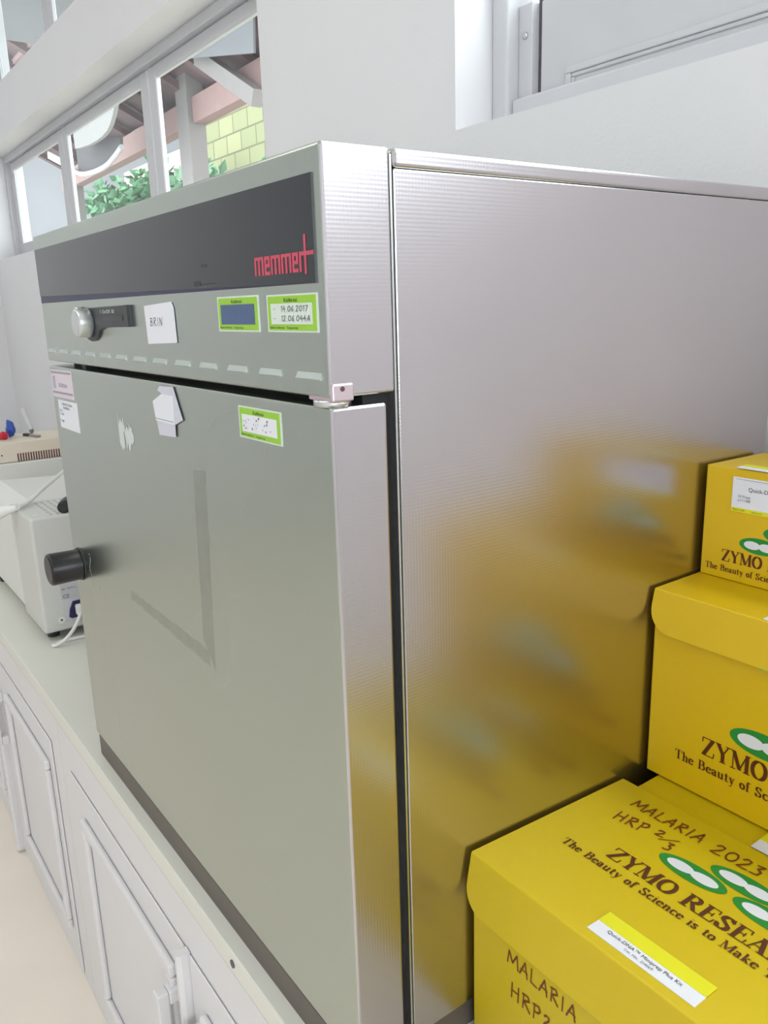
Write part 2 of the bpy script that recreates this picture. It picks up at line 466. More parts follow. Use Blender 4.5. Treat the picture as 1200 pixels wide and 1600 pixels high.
def obj_nn(name, bm, m, parent):
    me = bpy.data.meshes.new(name); bm.to_mesh(me); bm.free(); me.materials.append(m)
    o = bpy.data.objects.new(name, me); COL.objects.link(o); o.parent = parent
    pl = Vector((0, 0, 0)); pp = parent
    while pp is not None:
        pl += Vector(pp.location); pp = pp.parent
    me.transform(Matrix.Translation(-pl))
    return o

def sans(name, txt, size, place, m, parent, align='LEFT', lift=0.00025, xs=1.0):
    cu = bpy.data.curves.new(name, 'FONT'); cu.body = txt; cu.size = size; cu.align_x = align
    cu.resolution_u = 3
    t = bpy.data.objects.new('tmp_text', cu); COL.objects.link(t)
    dg = bpy.context.evaluated_depsgraph_get()
    me = bpy.data.meshes.new_from_object(t.evaluated_get(dg))
    COL.objects.unlink(t); bpy.data.objects.remove(t)
    O, U, V = map(Vector, place); N = U.cross(V).normalized()
    pl = Vector((0, 0, 0)); pp = parent
    while pp is not None:
        pl += Vector(pp.location); pp = pp.parent
    for v in me.vertices:
        v.co = O + U * v.co.x * xs + V * v.co.y + N * lift - pl
    me.materials.clear(); me.materials.append(m)
    o = bpy.data.objects.new(name, me); COL.objects.link(o); o.parent = parent
    return o

FRONT = ((0, 0, 0), (1, 0, 0), (0, 0, 1))
def fplace(x, y, z): return ((x, y, z), (1, 0, 0), (0, 0, 1))

# ------------------------------------------------------------------ room shell
ZF, ZC = -0.64, 2.2            # floor, ceiling
XL, XR, YB, YF = -3.99, 2.6, 0.62, -2.9
WT = 0.18
def wall_y(name, y0, y1, x0, x1, openings, z0=ZF, z1=ZC):
    xs = sorted({x0, x1, *[o[0] for o in openings], *[o[1] for o in openings]})
    zs = sorted({z0, z1, *[o[2] for o in openings], *[o[3] for o in openings]})
    cell = {}
    for i in range(len(xs) - 1):
        for j in range(len(zs) - 1):
            cx, cz = (xs[i] + xs[i+1]) / 2, (zs[j] + zs[j+1]) / 2
            cell[i, j] = not any(o[0] < cx < o[1] and o[2] < cz < o[3] for o in openings)
    bm = bmesh.new(); V = {}
    def v(i, k, j):
        if (i, k, j) not in V: V[i, k, j] = bm.verts.new((xs[i], (y0, y1)[k], zs[j]))
        return V[i, k, j]
    for (i, j), f in cell.items():
        if not f: continue
        bm.faces.new((v(i, 0, j), v(i+1, 0, j), v(i+1, 0, j+1), v(i, 0, j+1)))
        bm.faces.new((v(i, 1, j), v(i, 1, j+1), v(i+1, 1, j+1), v(i+1, 1, j)))
        for di, dj, q in ((-1, 0, ((i, 0, j), (i, 0, j+1), (i, 1, j+1), (i, 1, j))), (1, 0, ((i+1, 0, j), (i+1, 1, j), (i+1, 1, j+1), (i+1, 0, j+1))),
                          (0, -1, ((i, 0, j), (i, 1, j), (i+1, 1, j), (i+1, 0, j))), (0, 1, ((i, 0, j+1), (i+1, 0, j+1), (i+1, 1, j+1), (i, 1, j+1)))):
            if not cell.get((i + di, j + dj), False):
                bm.faces.new([v(*a) for a in q])
    return obj(name, bm, wall_m)

ZS, ZH = 0.8835, 1.3575
struct(wall_y('wall_back', YB, YB + WT, XL, XR, [(XL, -1.205, ZS, ZH), (XL, -1.205, 1.56, 2.10), (-0.586, 2.2, ZS, 2.10)]))
struct(bx('floor', (XL - .2, XR + .2, YF - .2, YB + WT, ZF - .1, ZF), floor_m))
struct(bx('ceiling', (XL - .2, XR + .2, YF - .2, YB + WT, ZC, ZC + .1), ceil_m))
struct(bx('wall_left', (XL - .2, XL, YF - .2, YB + WT, ZF, ZC), wall_m))
struct(bx('wall_front', (XL, XR, YF - .2, YF, ZF, ZC), wall_m))
def wall_right():
    bm = bmesh.new()
    box(bm, XR, XR + .14, YF - .2, -2.2, ZF, ZC); box(bm, XR, XR + .14, -.2, YB + WT, ZF, ZC)
    box(bm, XR, XR + .14, -2.2, -.2, ZF, .3); box(bm, XR, XR + .14, -2.2, -.2, 1.6, ZC)
    return obj('wall_right', bm, wall_m)
struct(wall_right())

# ------------------------------------------------------------------ windows of the back wall
def sash(x0, x1, z0, z1, y, parent, st=0.06, dp=0.016):
    bm = bmesh.new()
    box(bm, x0, x0 + st, y, y + dp, z0, z1); box(bm, x1 - st, x1, y, y + dp, z0, z1)
    box(bm, x0 + st, x1 - st, y, y + dp, z1 - st * .6, z1); box(bm, x0 + st, x1 - st, y, y + dp, z0, z0 + st * .8)
    f = obj('window_sash', bm, frame_m, parent, bevel=0.003, seg=1)
    bx('window_pane', (x0 + st, x1 - st, y + .006, y + .010, z0 + st * .8, z1 - st * .6), pane_m, f)
    return f

def window_box(name, x0, x1, z0, z1, y=0.735):
    r = bpy.data.objects.new(name, None); COL.objects.link(r); r.location = (x0, y, z0); r['kind'] = 'structure'
    bm = bmesh.new()
    t = 0.028
    box(bm, x0, x0 + t, y - .02, y + .06, z0, z1); box(bm, x1 - t, x1, y - .02, y + .06, z0, z1)
    box(bm, x0 + t, x1 - t, y - .02, y + .06, z1 - t, z1); box(bm, x0 + t, x1 - t, y - .02, y + .06, z0, z0 + t)
    obj('window_frame', bm, frame_m, r, bevel=0.002, seg=1)
    return r

w1 = window_box('window_1', XL, -1.205, ZS, ZH)
xs_ = [XL + .028, -3.06, -2.125, -1.233]
for a, b in zip(xs_, xs_[1:]):
    sash(a + .004, b - .004, ZS + .03, ZH - .03, 0.735, w1)
bm = bmesh.new()
for z in (0.97, 1.27):
    for x in (XL + .045, XL + .075):
        cyl(bm, (x, .7345, z), (x, .7325, z), .006, n=12)
obj('screw', bm, steel_l, w1)
w2 = window_box('window_2', XL, -1.205, 1.56, 2.10)
for a, b in zip(xs_, xs_[1:]):
    sash(a + .004, b - .004, 1.59, 2.07, 0.735, w2)

struct(bx('shading_eave', (-5.2, -.95, YB + WT, 2.1, 2.22, 2.30), grey_sheet))   # eave slab added above the left windows to cut the sky light

# right-hand window: box frame, a low closed panel and clear glass above and beyond it
w3 = bpy.data.objects.new('window_3', None); COL.objects.link(w3); w3.location = (-.586, .7, ZS); w3['kind'] = 'structure'
ZR, ZP = .9290, 1.062          # top of the bottom rail, top of the closed panel
bm = bmesh.new()
box(bm, -.586, -.551, .696, .80, ZS, 2.10); box(bm, 2.17, 2.2, .706, .80, ZS, 2.1)
box(bm, -.551, 2.17, .706, .80, ZS, ZR); box(bm, -.551, 2.17, .706, .80, 2.07, 2.1)
obj('window_frame', bm, frame_m, w3, bevel=0.004)
stile = bx('window_stile', (-.551, -.522, .720, .765, ZR, ZP), frame_m, w3, bevel=0.002)
bm = bmesh.new(); lathe(bm, (-.536, .720, 1.018), (-.536, .7165, 1.018), [(0, .0055), (.6, .005), (1, .0025)], 16)
obj('screw', bm, steel_l, stile)
bx('jamb_gap', (-.522, -.513, .735, .77, ZR, 2.07), gap_m, w3)
cas = bx('closed_panel', (-.513, .36, .730, .760, ZR, ZP), frame_m, w3, bevel=0.003)
bm = bmesh.new()
mx0, mx1, mz1 = -.458, .31, .9575
for d, w, y in ((0, .010, .7245), (.010, .006, .7270)):
    box(bm, mx0 + d, mx0 + d + w, y, .7305, ZR, mz1 - d - w); box(bm, mx1 - d - w, mx1 - d, y, .7305, ZR, mz1 - d - w)
    box(bm, mx0 + d, mx1 - d, y, .7305, mz1 - d - w, mz1 - d)
obj('panel_moulding', bm, frame_m, cas, bevel=0.002)
bm = bmesh.new()
box(bm, .36, .39, .73, .765, ZR, 2.07); box(bm, 2.13, 2.17, .73, .765, ZR, 2.07)
ws = obj('window_sash', bm, frame_m, w3, bevel=0.003, seg=1)
bm = bmesh.new()
box(bm, .39, 2.13, .745, .749, ZR, 2.07); box(bm, -.513, .36, .745, .749, ZP, 2.07); box(bm, -.551, -.522, .745, .749, ZP, 2.07)
obj('window_pane', bm, pane_m, ws)

# unseen window added in the right wall to bring in more daylight
w4 = bpy.data.objects.new('added_window', None); COL.objects.link(w4); w4.location = (XR, -1.2, .3); w4['kind'] = 'structure'
bm = bmesh.new()
for y0, y1 in ((-2.2, -2.15), (-1.225, -1.175), (-.25, -.2)):
    box(bm, XR + .05, XR + .1, y0, y1, .3, 1.6)
box(bm, XR + .05, XR + .1, -2.15, -1.225, .3, .35); box(bm, XR + .05, XR + .1, -1.175, -.25, .3, .35)
box(bm, XR + .05, XR + .1, -2.15, -1.225, 1.55, 1.6); box(bm, XR + .05, XR + .1, -1.175, -.25, 1.55, 1.6)
obj('window_frame', bm, frame_m, w4)

# ------------------------------------------------------------------ cabinets and worktop
ZT = -0.0265
YC = -0.0155
wt = bx('worktop', (XL + .002, 1.55, YC, YB - .001, ZT - .028, ZT), top_m, bevel=0.002)
tag(wt, 'long off-white worktop carrying the steel oven and the yellow cartons', 'worktop')
bm = bmesh.new(); cyl(bm, (-.2173, YC, -.0395), (-.2173, YC - .0012, -.0395), .0045, n=14)
obj('screw', bm, gap_m, wt)

def pull(x, z, parent):
    # wooden D-shaped pull: grip bar on two arms
    y = YC - .0028
    bm = bmesh.new()
    box(bm, x - .009, x + .009, y - .030, y - .015, z - .125, z)
    box(bm, x - .009, x + .009, y - .015, y, z - .020, z)
    box(bm, x - .009, x + .009, y - .015, y, z - .125, z - .105)
    return obj('handle', bm, cab_m, parent, bevel=0.002)

def cab_door(x0, x1, parent, mo, handle, hinge_side=0):
    zt, zb = -.121, -.625
    d = bx('door', (x0, x1, YC - .0030, YC, zb, zt), cab_m, parent, bevel=0.0015)
    a0, a1 = mo; b1, b0 = -.170, -.536; w = .020; yo = YC - .0130; yi = YC - .0030
    bm = bmesh.new()
    box(bm, a0, a1, yo, yi, b1 - w, b1); box(bm, a0, a1, yo, yi, b0, b0 + w)
    box(bm, a0, a0 + w, yo, yi, b0 + w, b1 - w); box(bm, a1 - w, a1, yo, yi, b0 + w, b1 - w)
    obj('door_moulding', bm, cab_m, d, bevel=0.004)
    if handle is not None: pull(handle, -.201, d)
    return d

def cabinet(x0, x1, label, doors, strip):
    r = empty('base_cabinet', (x0, YC, ZF), label, 'cabinet', None)
    bx('cabinet_body', (x0 + .0006, x1 - .0006, YC + .0005, YB - .002, ZF + .0005, ZT - .0285), cab_m, r)
    for dx0, dx1, mo, h in doors:
        cab_door(dx0, dx1, r, mo, h)
    bm = bmesh.new()
    sx, sw = strip
    prism(bm, [(sx - sw/2, YC - .0005), (sx - sw/2, YC - .012), (sx - sw/4, YC - .017), (sx + sw/4, YC - .017), (sx + sw/2, YC - .012), (sx + sw/2, YC - .0005)], 'z', -.632, -.119)
    obj('meeting_strip', bm, cab_m, r)
    return r
cabinet(-.911, .21, 'white painted base cabinet directly under the steel oven', [(-.8505, -.362, (-.780, -.395), -.398), (-.345, .145, (-.305, .08), -.318)], (-.352, .013))
cabinet(-2.03, -.911, 'white painted base cabinet left of the one under the steel oven', [(-1.46, -.9715, (-1.345, -.996), -1.425), (-1.955, -1.475, (-1.90, -1.555), -1.51)], (-1.4675, .017))
cabinet(-3.15, -2.03, 'white painted base cabinet far left near the corner of the room', [(-2.58, -2.09, (-2.52, -2.13), -2.55), (-3.08, -2.59, (-3.02, -2.63), -2.62)], (-2.585, .017))
cabinet(.21, 1.33, 'white painted base cabinet right of the oven, below the yellow cartons', [(.27, .76, (.32, .72), .73), (.775, 1.26, (.82, 1.22), .80)], (.7675, .017))

# ------------------------------------------------------------------ the steel oven
oven = empty('laboratory_oven', (0, 0, ZT), 'large brushed stainless steel laboratory oven standing on the white worktop', 'oven')
HT = .7216
def front_side_mats(o):
    # slot 0 smooth front, slot 1 dimpled sides
    for p in o.data.polygons:
        p.material_index = 1 if abs(p.normal.x) > .5 else 0

# casing
bm = bmesh.new()
box(bm, -.71, 0, .0562, .545, .004, .7091)
casing = obj('casing', bm, [steel_f, steel_s], oven, bevel=0.0012, seg=2); front_side_mats(casing)
lid_poly = [(.055, .7093), (.0585, .7093), (.0600, .7090), (.545, .7090), (.545, HT), (.055, HT)]
bm = bmesh.new(); box(bm, -.7105, .0005, .0558, .546, .7093, HT)
lid = obj('top_cover', bm, [steel_f, steel_s], casing, bevel=0.0030, seg=3); front_side_mats(lid)
bm = bmesh.new(); box(bm, -.7095, -.0006, .0535, .0552, .006, HT - .004)
obj('casing_flange', bm, steel_l, oven)
bm = bmesh.new(); box(bm, -.7, -.007, .030, .0575, .006, .575)
obj('door_gasket', bm, dark_m, oven)
# plinth
bx('plinth', (-.702, -.004, .0012, .535, ZT, .0062), plinth_m, oven)

# control fascia
bm = bmesh.new(); box(bm, -.71, 0, 0, .0535, .5631, HT)
fascia = obj('control_fascia', bm, [steel_f, steel_s], oven, bevel=0.0022, seg=3); front_side_mats(fascia)
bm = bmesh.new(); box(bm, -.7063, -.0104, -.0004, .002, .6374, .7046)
obj('display_reflection', bm, navy_m, fascia)  # navy wedge below the skewed glass, coloured as a reflection in it
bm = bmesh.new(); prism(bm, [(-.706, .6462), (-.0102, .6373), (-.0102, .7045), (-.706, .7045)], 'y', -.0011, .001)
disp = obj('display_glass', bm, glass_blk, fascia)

# maker's name in squared red letters
def memmert():
    P = []
    def r(x0, x1, z0, z1): P.append([(x0, z0), (x1, z0), (x1, z1), (x0, z1)])
    z0, z1 = .6450, .6578; b = .0030; g = .00075
    x = -.0932
    def m_(x):
        w = .0140
        r(x, x + b, z0, z1); r(x + (w - b)/2, x + (w + b)/2, z0, z1); r(x + w - b, x + w, z0, z1)
        r(x, x + w, z1 - .0022, z1); return x + w
    def e_(x):
        w = .0082
        r(x, x + b, z0, z1); r(x, x + w, z1 - .0024, z1); r(x, x + w, z0, z0 + .0024); r(x + w - b, x + w, z0 + .0055, z1)
        r(x, x + w, z0 + .0052, z0 + .0076); return x + w
    x = m_(x) + .0011; x = e_(x) + .0011; x = m_(x) + .0011; x = m_(x) + .0011; x = e_(x) + .0011
    r(x, x + b, z0, z1); r(x, x + .0062, z1 - .0025, z1); x += .0066
    r(x, x + .0029, z0 - .0015, z1 + .0105); r(x - .0015, -.0104, z1 - .0026, z1)
    return P
polys_mesh('maker_lettering', memmert(), fplace(0, -.0011, 0), red_m, disp)
g = bmesh.new(); box(g, -.2035, -.190, -.00125, -.001, .6415, .6455); box(g, -.189, -.163, -.00125, -.001, .6422, .6432)
box(g, -.186, -.176, -.00125, -.001, .6560, .6580)
obj('display_symbols', g, black_p, disp)

# pressed louvres under the controls
louvre_m = mat('louvre_steel', (186, 194, 190), .42, metal=.6)
for i in range(13):
    xc = -.0257 - .0548 * i
    w = .0158
    bm = bmesh.new()
    vs = [(xc - w, .0003, .5800), (xc + w, .0003, .5800), (xc + w, -.0022, .5752), (xc - w, -.0022, .5752), (xc - w, .0003, .5742), (xc + w, .0003, .5742)]
    v = [bm.verts.new(p) for p in vs]
    bm.faces.new((v[0], v[3], v[2], v[1])); bm.faces.new((v[3], v[4], v[5], v[2]))
    bm.faces.new((v[0], v[4], v[3])); bm.faces.new((v[1], v[2], v[5]))
    bm.faces.new((v[0], v[1], v[5], v[4]))
    obj('louvre', bm, louvre_m, fascia)
# main switch: black surround with slot window and turning knob
bm = bmesh.new()
pts = [(-.528, .6278), (-.3665, .6298), (-.3655, .6088), (-.444, .6079)] 
pts = [(-.3665, .6298), (-.528, .6285)] + arc(-.497, .613, .0335, .021, 160, 335, 14) + [(-.449, .6075), (-.3655, .6085)]
prism(bm, pts, 'y', -.0028, .0008)
sw = obj('switch_surround', bm, black_g, fascia, bevel=0.0006, seg=1)
bm = bmesh.new(); box(bm, -.446, -.385, -.0033, -.0027, .6145, .6195); obj('switch_slot', bm, black_p, sw)
bm = bmesh.new(); box(bm, -.3755, -.366, -.0045, -.0025, .6085, .6298); obj('switch_end', bm, black_p, sw)
sans('switch_print', 'I  On/Off  00', .0055, fplace(-.456, -.0028, .6222), label_w, sw, xs=1.6)
bm = bmesh.new()
lathe(bm, (-.497, -.0028, .6125), (-.497, -.0195, .6125), [(0, .0150), (.15, .0160), (.80, .0157), (.94, .0148), (1, .0128)], 36)
kn = obj('switch_knob', bm, silver_m, sw)
bm = bmesh.new(); cyl(bm, (-.531, -.001, .624), (-.531, -.008, .624), .0065, n=20)
obj('switch_button', bm, silver_m, sw)
# taped note on the fascia
bm = bmesh.new(); prism(bm, [(-.3253, .6280), (-.258, .6306), (-.2535, .6255), (-.2522, .5955), (-.2537, .5947), (-.3225, .5925)], 'y', -.0016, -.0006)
note = obj('paper_note', bm, white_p, fascia); note['label'] = 'white paper note reading BRIN'
p_, w_ = text_polys('BRIN', 0, 0, .0075, 'hand', .12, .8, xs=1.5)
polys_mesh('handwriting', p_, fplace(-.312, -.0016, .6095), ink_d, note, shear=.1)

def cal_label(x0, x1, z0, z1, parent, inner, lines, skew=0.0):
    def q(a0, a1, b0, b1, y0, y1, nm, mm, par):
        bm = bmesh.new()
        prism(bm, [(x0 + a0, z0 + b0 + skew * a0), (x0 + a1, z0 + b0 + skew * a1), (x0 + a1, z0 + b1 + skew * a1), (x0 + a0, z0 + b1 + skew * a0)], 'y', y0, y1)
        return obj(nm, bm, mm, par)
    W, Hh = x1 - x0, z1 - z0
    l = q(-.002, W + .002, -.0012, Hh + .0012, -.0006, .0002, 'calibration_label', label_w, parent)
    q(0, W, 0, Hh, -.0009, -.0005, 'label_border', label_g, l)
    q(.0045, W - .0045, .0042, Hh - .0050, -.0012, -.0008, 'label_field', inner, l)
    sans('label_heading', 'Kalibrasi', .0036, fplace(x0 + W * .5, -.0009, z1 - .0040 + skew * W / 2), ink_d, l, 'CENTER', xs=1.5)
    sans('label_footer', 'Balai Kalibrasi   Tangerang', .0022, fplace(x0 + .002, -.0009, z0 + .0012), ink_d, l, xs=1.7)
    for i, t in enumerate(lines):
        p_, w_ = text_polys(t, 0, 0, .0038, 'hand', .1, 1.1, xs=1.6)
        polys_mesh('handwriting', p_, fplace(x0 + .0085, -.0012, z1 - .0105 - .0065 * i), ink_d, l, shear=.15)
    return l
cal_label(-.0775, -.0118, .6070, .6303, fascia, label_w, ['-  14.06.2017', '-  12.06.044A'])['label'] = 'green bordered label with handwriting on white'
cal_label(-.1605, -.0942, .6068, .6309, fascia, label_b, [])['label'] = 'green bordered label with blue middle'

# door
door_p = [(0, 0)]
bm = bmesh.new(); box(bm, -.71, 0, 0, .046, .0083, .5567)
door = obj('door', bm, [steel_f, steel_s], oven, bevel=0.0022, seg=3); front_side_mats(door)
bm = bmesh.new()
lathe(bm, (-.6792, 0, .2823), (-.6792, -.0440, .2823), [(0, .0215), (.02, .0225), (.10, .0225), (.12, .0215), (.90, .0225), (.97, .0215), (1, .019)], 40)
obj('door_knob', bm, black_p, door)
bm = bmesh.new(); cyl(bm, (-.6792, -.0009, .2823), (-.6792, .001, .2823), .0235, n=40); obj('knob_ring', bm, black_g, door)
cal_label(-.1365, -.0708, .5240, .5470, door, white_p, [])['label'] = 'green bordered label with faded white middle on the door'
# faded marks in that label
lb = [o for o in bpy.data.objects if o.name.startswith('calibration_label')][-1]
random.seed(4)
P = []
for i in range(26):
    x = -.130 + random.random() ** 1.5 * .045; z = .5295 + random.random() * .011; s = .0004 + random.random() * .0010
    P.append([(x, z), (x + s * 1.5, z + s * .3), (x + s, z + s * 1.6), (x - s * .3, z + s)])
polys_mesh('faded_marks', P, fplace(0, -.00125, 0), ink_grey, lb)
# stickers at the door's upper left
def quad(name, pts, y0, y1, m, par):
    bm = bmesh.new(); prism(bm, pts, 'y', y0, y1); return obj(name, bm, m, par)
s1 = quad('inventory_sticker', [(-.706, .5155), (-.6070, .5170), (-.6080, .5530), (-.7045, .5517)], -.0006, .0002, mat('pale_pink_sticker', (214, 204, 212), .5), door)
s1['label'] = 'pinkish rectangular sticker'
for z in (.5470, .5205):
    quad('sticker_band', [(-.703, z), (-.611, z + .0012), (-.611, z + .0040), (-.703, z + .0028)], -.0008, -.0005, mat('mauve_band', (160, 148, 156), .5), s1)
sans('sticker_print', '51121514', .0075, fplace(-.672, -.0006, .5300), ink_grey, s1, xs=1.3)
quad('sticker_crest', [(-.698, .527), (-.686, .527), (-.686, .5435), (-.698, .5435)], -.0008, -.0005, mat('crest_grey', (178, 168, 178), .5), s1)
s2 = quad('inventory_sticker', [(-.6860, .4755), (-.5990, .4755), (-.5995, .5135), (-.6860, .5125)], -.0006, .0002, white_p, door)
s2['label'] = 'white sticker with lines of small print'
sans('sticker_print', 'LABORATORIUM\n   KALIBRASI', .0048, fplace(-.668, -.0006, .5065), ink_grey, s2, xs=1.3)
sans('sticker_print', 'Nama\nNo. Alat\n\nTanggal', .0044, fplace(-.683, -.0006, .4975), ink_grey, s2, xs=1.3)
# torn paper tag
tg = quad('paper_tag', [(-.3037, .5533), (-.2714, .5547), (-.2542, .5250), (-.2739, .5187), (-.2751, .5070), (-.3146, .5052), (-.3247, .5377), (-.2985, .5462), (-.3100, .5490)], -.0022, -.0012, mat('tag_paper', (206, 204, 214), .7), door)
quad('tag_fold', [(-.3235, .5374), (-.2990, .5462), (-.2722, .5462), (-.2742, .5190), (-.3190, .5190)], -.0028, -.0020, white_p, tg)
quad('tag_line', [(-.319, .5212), (-.2745, .5212), (-.2745, .5217), (-.319, .5217)], -.0030, -.0027, ink_grey, tg)
# white scrape left by a peeled label
random.seed(2)
P = []
for i in range(15):
    t = i / 14; x = -.4440 + .044 * t
    top = .513 - .012 * t + random.uniform(-.006, .004); bot = .472 + .008 * t + random.uniform(-.005, .006)
    if 5 <= i <= 6: bot += .014
    w = random.uniform(.0013, .0026)
    P.append([(x - w, bot + .004), (x + w * .3, bot), (x + w, bot + .006), (x + w * .9, top - .003), (x, top), (x - w * 1.1, top - .006)])
polys_mesh('label_scrape', P, fplace(0, 0, 0), mat('dried_glue', (205, 210, 206), .6), door)
# glue line round the knob
random.seed(6); P = []
for i in range(26):
    t = i / 25; x = -.630 + .012 * math.sin(t * 9) * .3; z = .262 + .045 * t
    s = random.uniform(.0004, .0013); P.append([(x - s, z), (x + s, z + s * .3), (x + s * .6, z + s * 2.2), (x - s * .7, z + s * 2)])
for i in range(40):
    t = i / 39; x = -.610 + .085 * t + random.uniform(-.004, .004); z = .268 - .012 * t + random.uniform(-.005, .005)
    s = random.uniform(.0003, .0009) * (1 - t * .5); P.append([(x - s, z), (x + s, z + s * .3), (x + s * .6, z + s * 2.2), (x - s * .7, z + s * 2)])
polys_mesh('glue_specks', P, fplace(0, 0, 0), mat('dried_glue_specks', (190, 194, 190), .6), door)
# outline left by old tape: an upright band and a slanting one meeting in a point
P = [[(-.2435, .480), (-.2175, .483), (-.2180, .45), (-.2250, .38), (-.2312, .2805), (-.2560, .3090), (-.2530, .34), (-.2500, .40)],
     ]
random.seed(9)
xa, za, xb, zb_ = -.468, .3080, -.2560, .3050
n = 30
upr = [(xa + (-.2440 - xa) * i / n, .3015 - .0010 * i / n + random.uniform(-.0016, .0016)) for i in range(n + 1)]
lwr = [(xa + (-.2440 - xa) * i / n, .2905 - .0070 * i / n + random.uniform(-.0016, .0016)) for i in range(n + 1)]
P.append(lwr + upr[::-1])
polys_mesh('tape_residue', P, fplace(0, 0, 0), steel_res, door, lift=.00004)

# hinge at the top right of the door
bm = bmesh.new(); box(bm, -.030, .0012, .0008, .0180, .5605, .5725)
hg = obj('hinge_bracket', bm, mat('hinge_steel', (206, 190, 196), .35, metal=.8), oven, bevel=0.0012)
bm = bmesh.new(); cyl(bm, (.0010, .0088, .5690), (.0016, .0088, .5690), .0017, n=16); obj('hinge_screw', bm, slot_m, hg)
bm = bmesh.new(); cyl(bm, (-.014, .010, .5565), (-.014, .010, .5612), .013, n=28); obj('hinge_washer', bm, steel_l, hg)
bm = bmesh.new(); box(bm, -.600, -.585, .012, .026, .5567, .5631); obj('hinge_stop', bm, black_g, hg)

# ------------------------------------------------------------------ yellow cartons
def dumbbell_polys(cx, cz, w, h):
    green = [[(cx + w/2 * math.cos(a), cz + h/2 * math.sin(a)) for a in [2*math.pi*i/36 for i in range(36)]]]
    wh = []
    for s in (-1, 1):
        wh.append([(cx + s * w * .178 + w * .200 * math.cos(a), cz + h * .255 * math.sin(a)) for a in [2*math.pi*i/28 for i in range(28)]])
    wh.append([(cx - w*.05, cz - h*.07), (cx + w*.05, cz - h*.07), (cx + w*.05, cz + h*.07), (cx - w*.05, cz + h*.07)])
    return green, wh

def zymo_print(parent, place, sc=1.0, dx=0.0, dz=0.0):
    """logo, name and motto; local origin at the left end of the motto's baseline, 0.262 wide at sc 1"""
    O, U, V = map(Vector, place)
    G, Wp = [], []
    for cx, cz in ((.0925 + dx, .0570 + dz), (.1275 + dx, .0785 + dz), (.1605 + dx, .0570 + dz)):
        g_, w_ = dumbbell_polys(cx * sc, cz * sc, .062 * sc, .0240 * sc); G += g_; Wp += w_
    lg = polys_mesh('printed_logo', G, place, green_pr, parent, lift=.00020)
    polys_mesh('logo_white', Wp, place, white_pr, lg, lift=.00034)
    wn_ = text_width('ZYMO RESEARCH', .0172, 'serif', .03) 
    xs1 = .190 / wn_
    p1, _ = text_polys('ZYMO RESEARCH', (0.0355 + dx) * sc, .0165 * sc, .0172 * sc, 'serif', .03, 1.15, xs1)
    polys_mesh('printed_name', p1, place, ink_br, parent, lift=.0004)
    mt = 'The Beauty of Science is to Make Things Simple'
    wn_ = text_width(mt, .0092, 'serif', .06)
    p2, _ = text_polys(mt, 0, 0, .0092 * sc, 'serif', .06, .95, .262 / wn_)
    polys_mesh('printed_motto', p2, place, ink_br, parent, lift=.0004)

def carton(label, x0, x1, y0, y1, z0, zf, zr, flap, name='kit_carton', flap_r=.022, cm=None):
    """folded carton: body, lid whose front lip hangs over the front with rounded corners"""
    cm = cm or yellow_m
    r = empty(name, ((x0 + x1) / 2, (y0 + y1) / 2, z0), label, 'carton')
    bm = bmesh.new()
    g = .0012
    vs = [(x0, y0, z0), (x1, y0, z0), (x1, y1, z0), (x0, y1, z0), (x0, y0, zf - g), (x1, y0, zf - g), (x1, y1, zr - g), (x0, y1, zr - g)]
    v = [bm.verts.new(p) for p in vs]
    for f in [(0, 3, 2, 1), (4, 5, 6, 7), (0, 1, 5, 4), (1, 2, 6, 5), (2, 3, 7, 6), (3, 0, 4, 7)]:
        bm.faces.new([v[i] for i in f])
    body = obj('carton_body', bm, cm, r, bevel=0.0012)

    lid = None
    if flap:
        # lid sheet + lip as one folded thin board
        bm = bmesh.new(); t = .0011
        e = .001
        # profile across y (y, z) of the outer side: rear, front crease (rounded), then lip outline made separately
        cr = .0022
        prof = [(y1, zr)] + [(y0 + cr - .0016 - cr * math.sin(a) , zf - cr + cr * math.cos(a)) for a in [math.radians(v_) for v_ in (0, 15, 30, 45, 60, 75, 90)]]
        yl = y0 - .0016
        prev = None
        for y, z in prof:
            cur = [bm.verts.new((x0 - e, y, z)), bm.verts.new((x1 + e, y, z))]
            if prev: bm.faces.new((prev[0], prev[1], cur[1], cur[0]))
            prev = cur
        # lip: from the crease down, rounded lower corners, leaning out slightly
        def lipy(z): return yl - .0095 * max(0, (zf - cr - z) / flap)
        zb = zf - flap; R = flap_r
        rows = []
        zz = [zf - cr - (zb_ * (flap - cr - R)) for zb_ in (.33, .66, 1.0)]
        for z in zz: rows.append((x0 - e, x1 + e, z))
        for k in range(1, 9):
            a = math.radians(90 * k / 8)
            rows.append((x0 - e + R * (1 - math.cos(a)), x1 + e - R * (1 - math.cos(a)), zb + R - R * math.sin(a)))
        for xa_, xb_, z in rows:
            cur = [bm.verts.new((xa_, lipy(z), z)), bm.verts.new((xb_, lipy(z), z))]
            bm.faces.new((prev[0], prev[1], cur[1], cur[0])); prev = cur
        lid = obj('carton_lid', bm, cm, r)
        so = lid.modifiers.new('thick', 'SOLIDIFY'); so.thickness = t; so.offset = -1
    return r, body, lid

XA = .0050
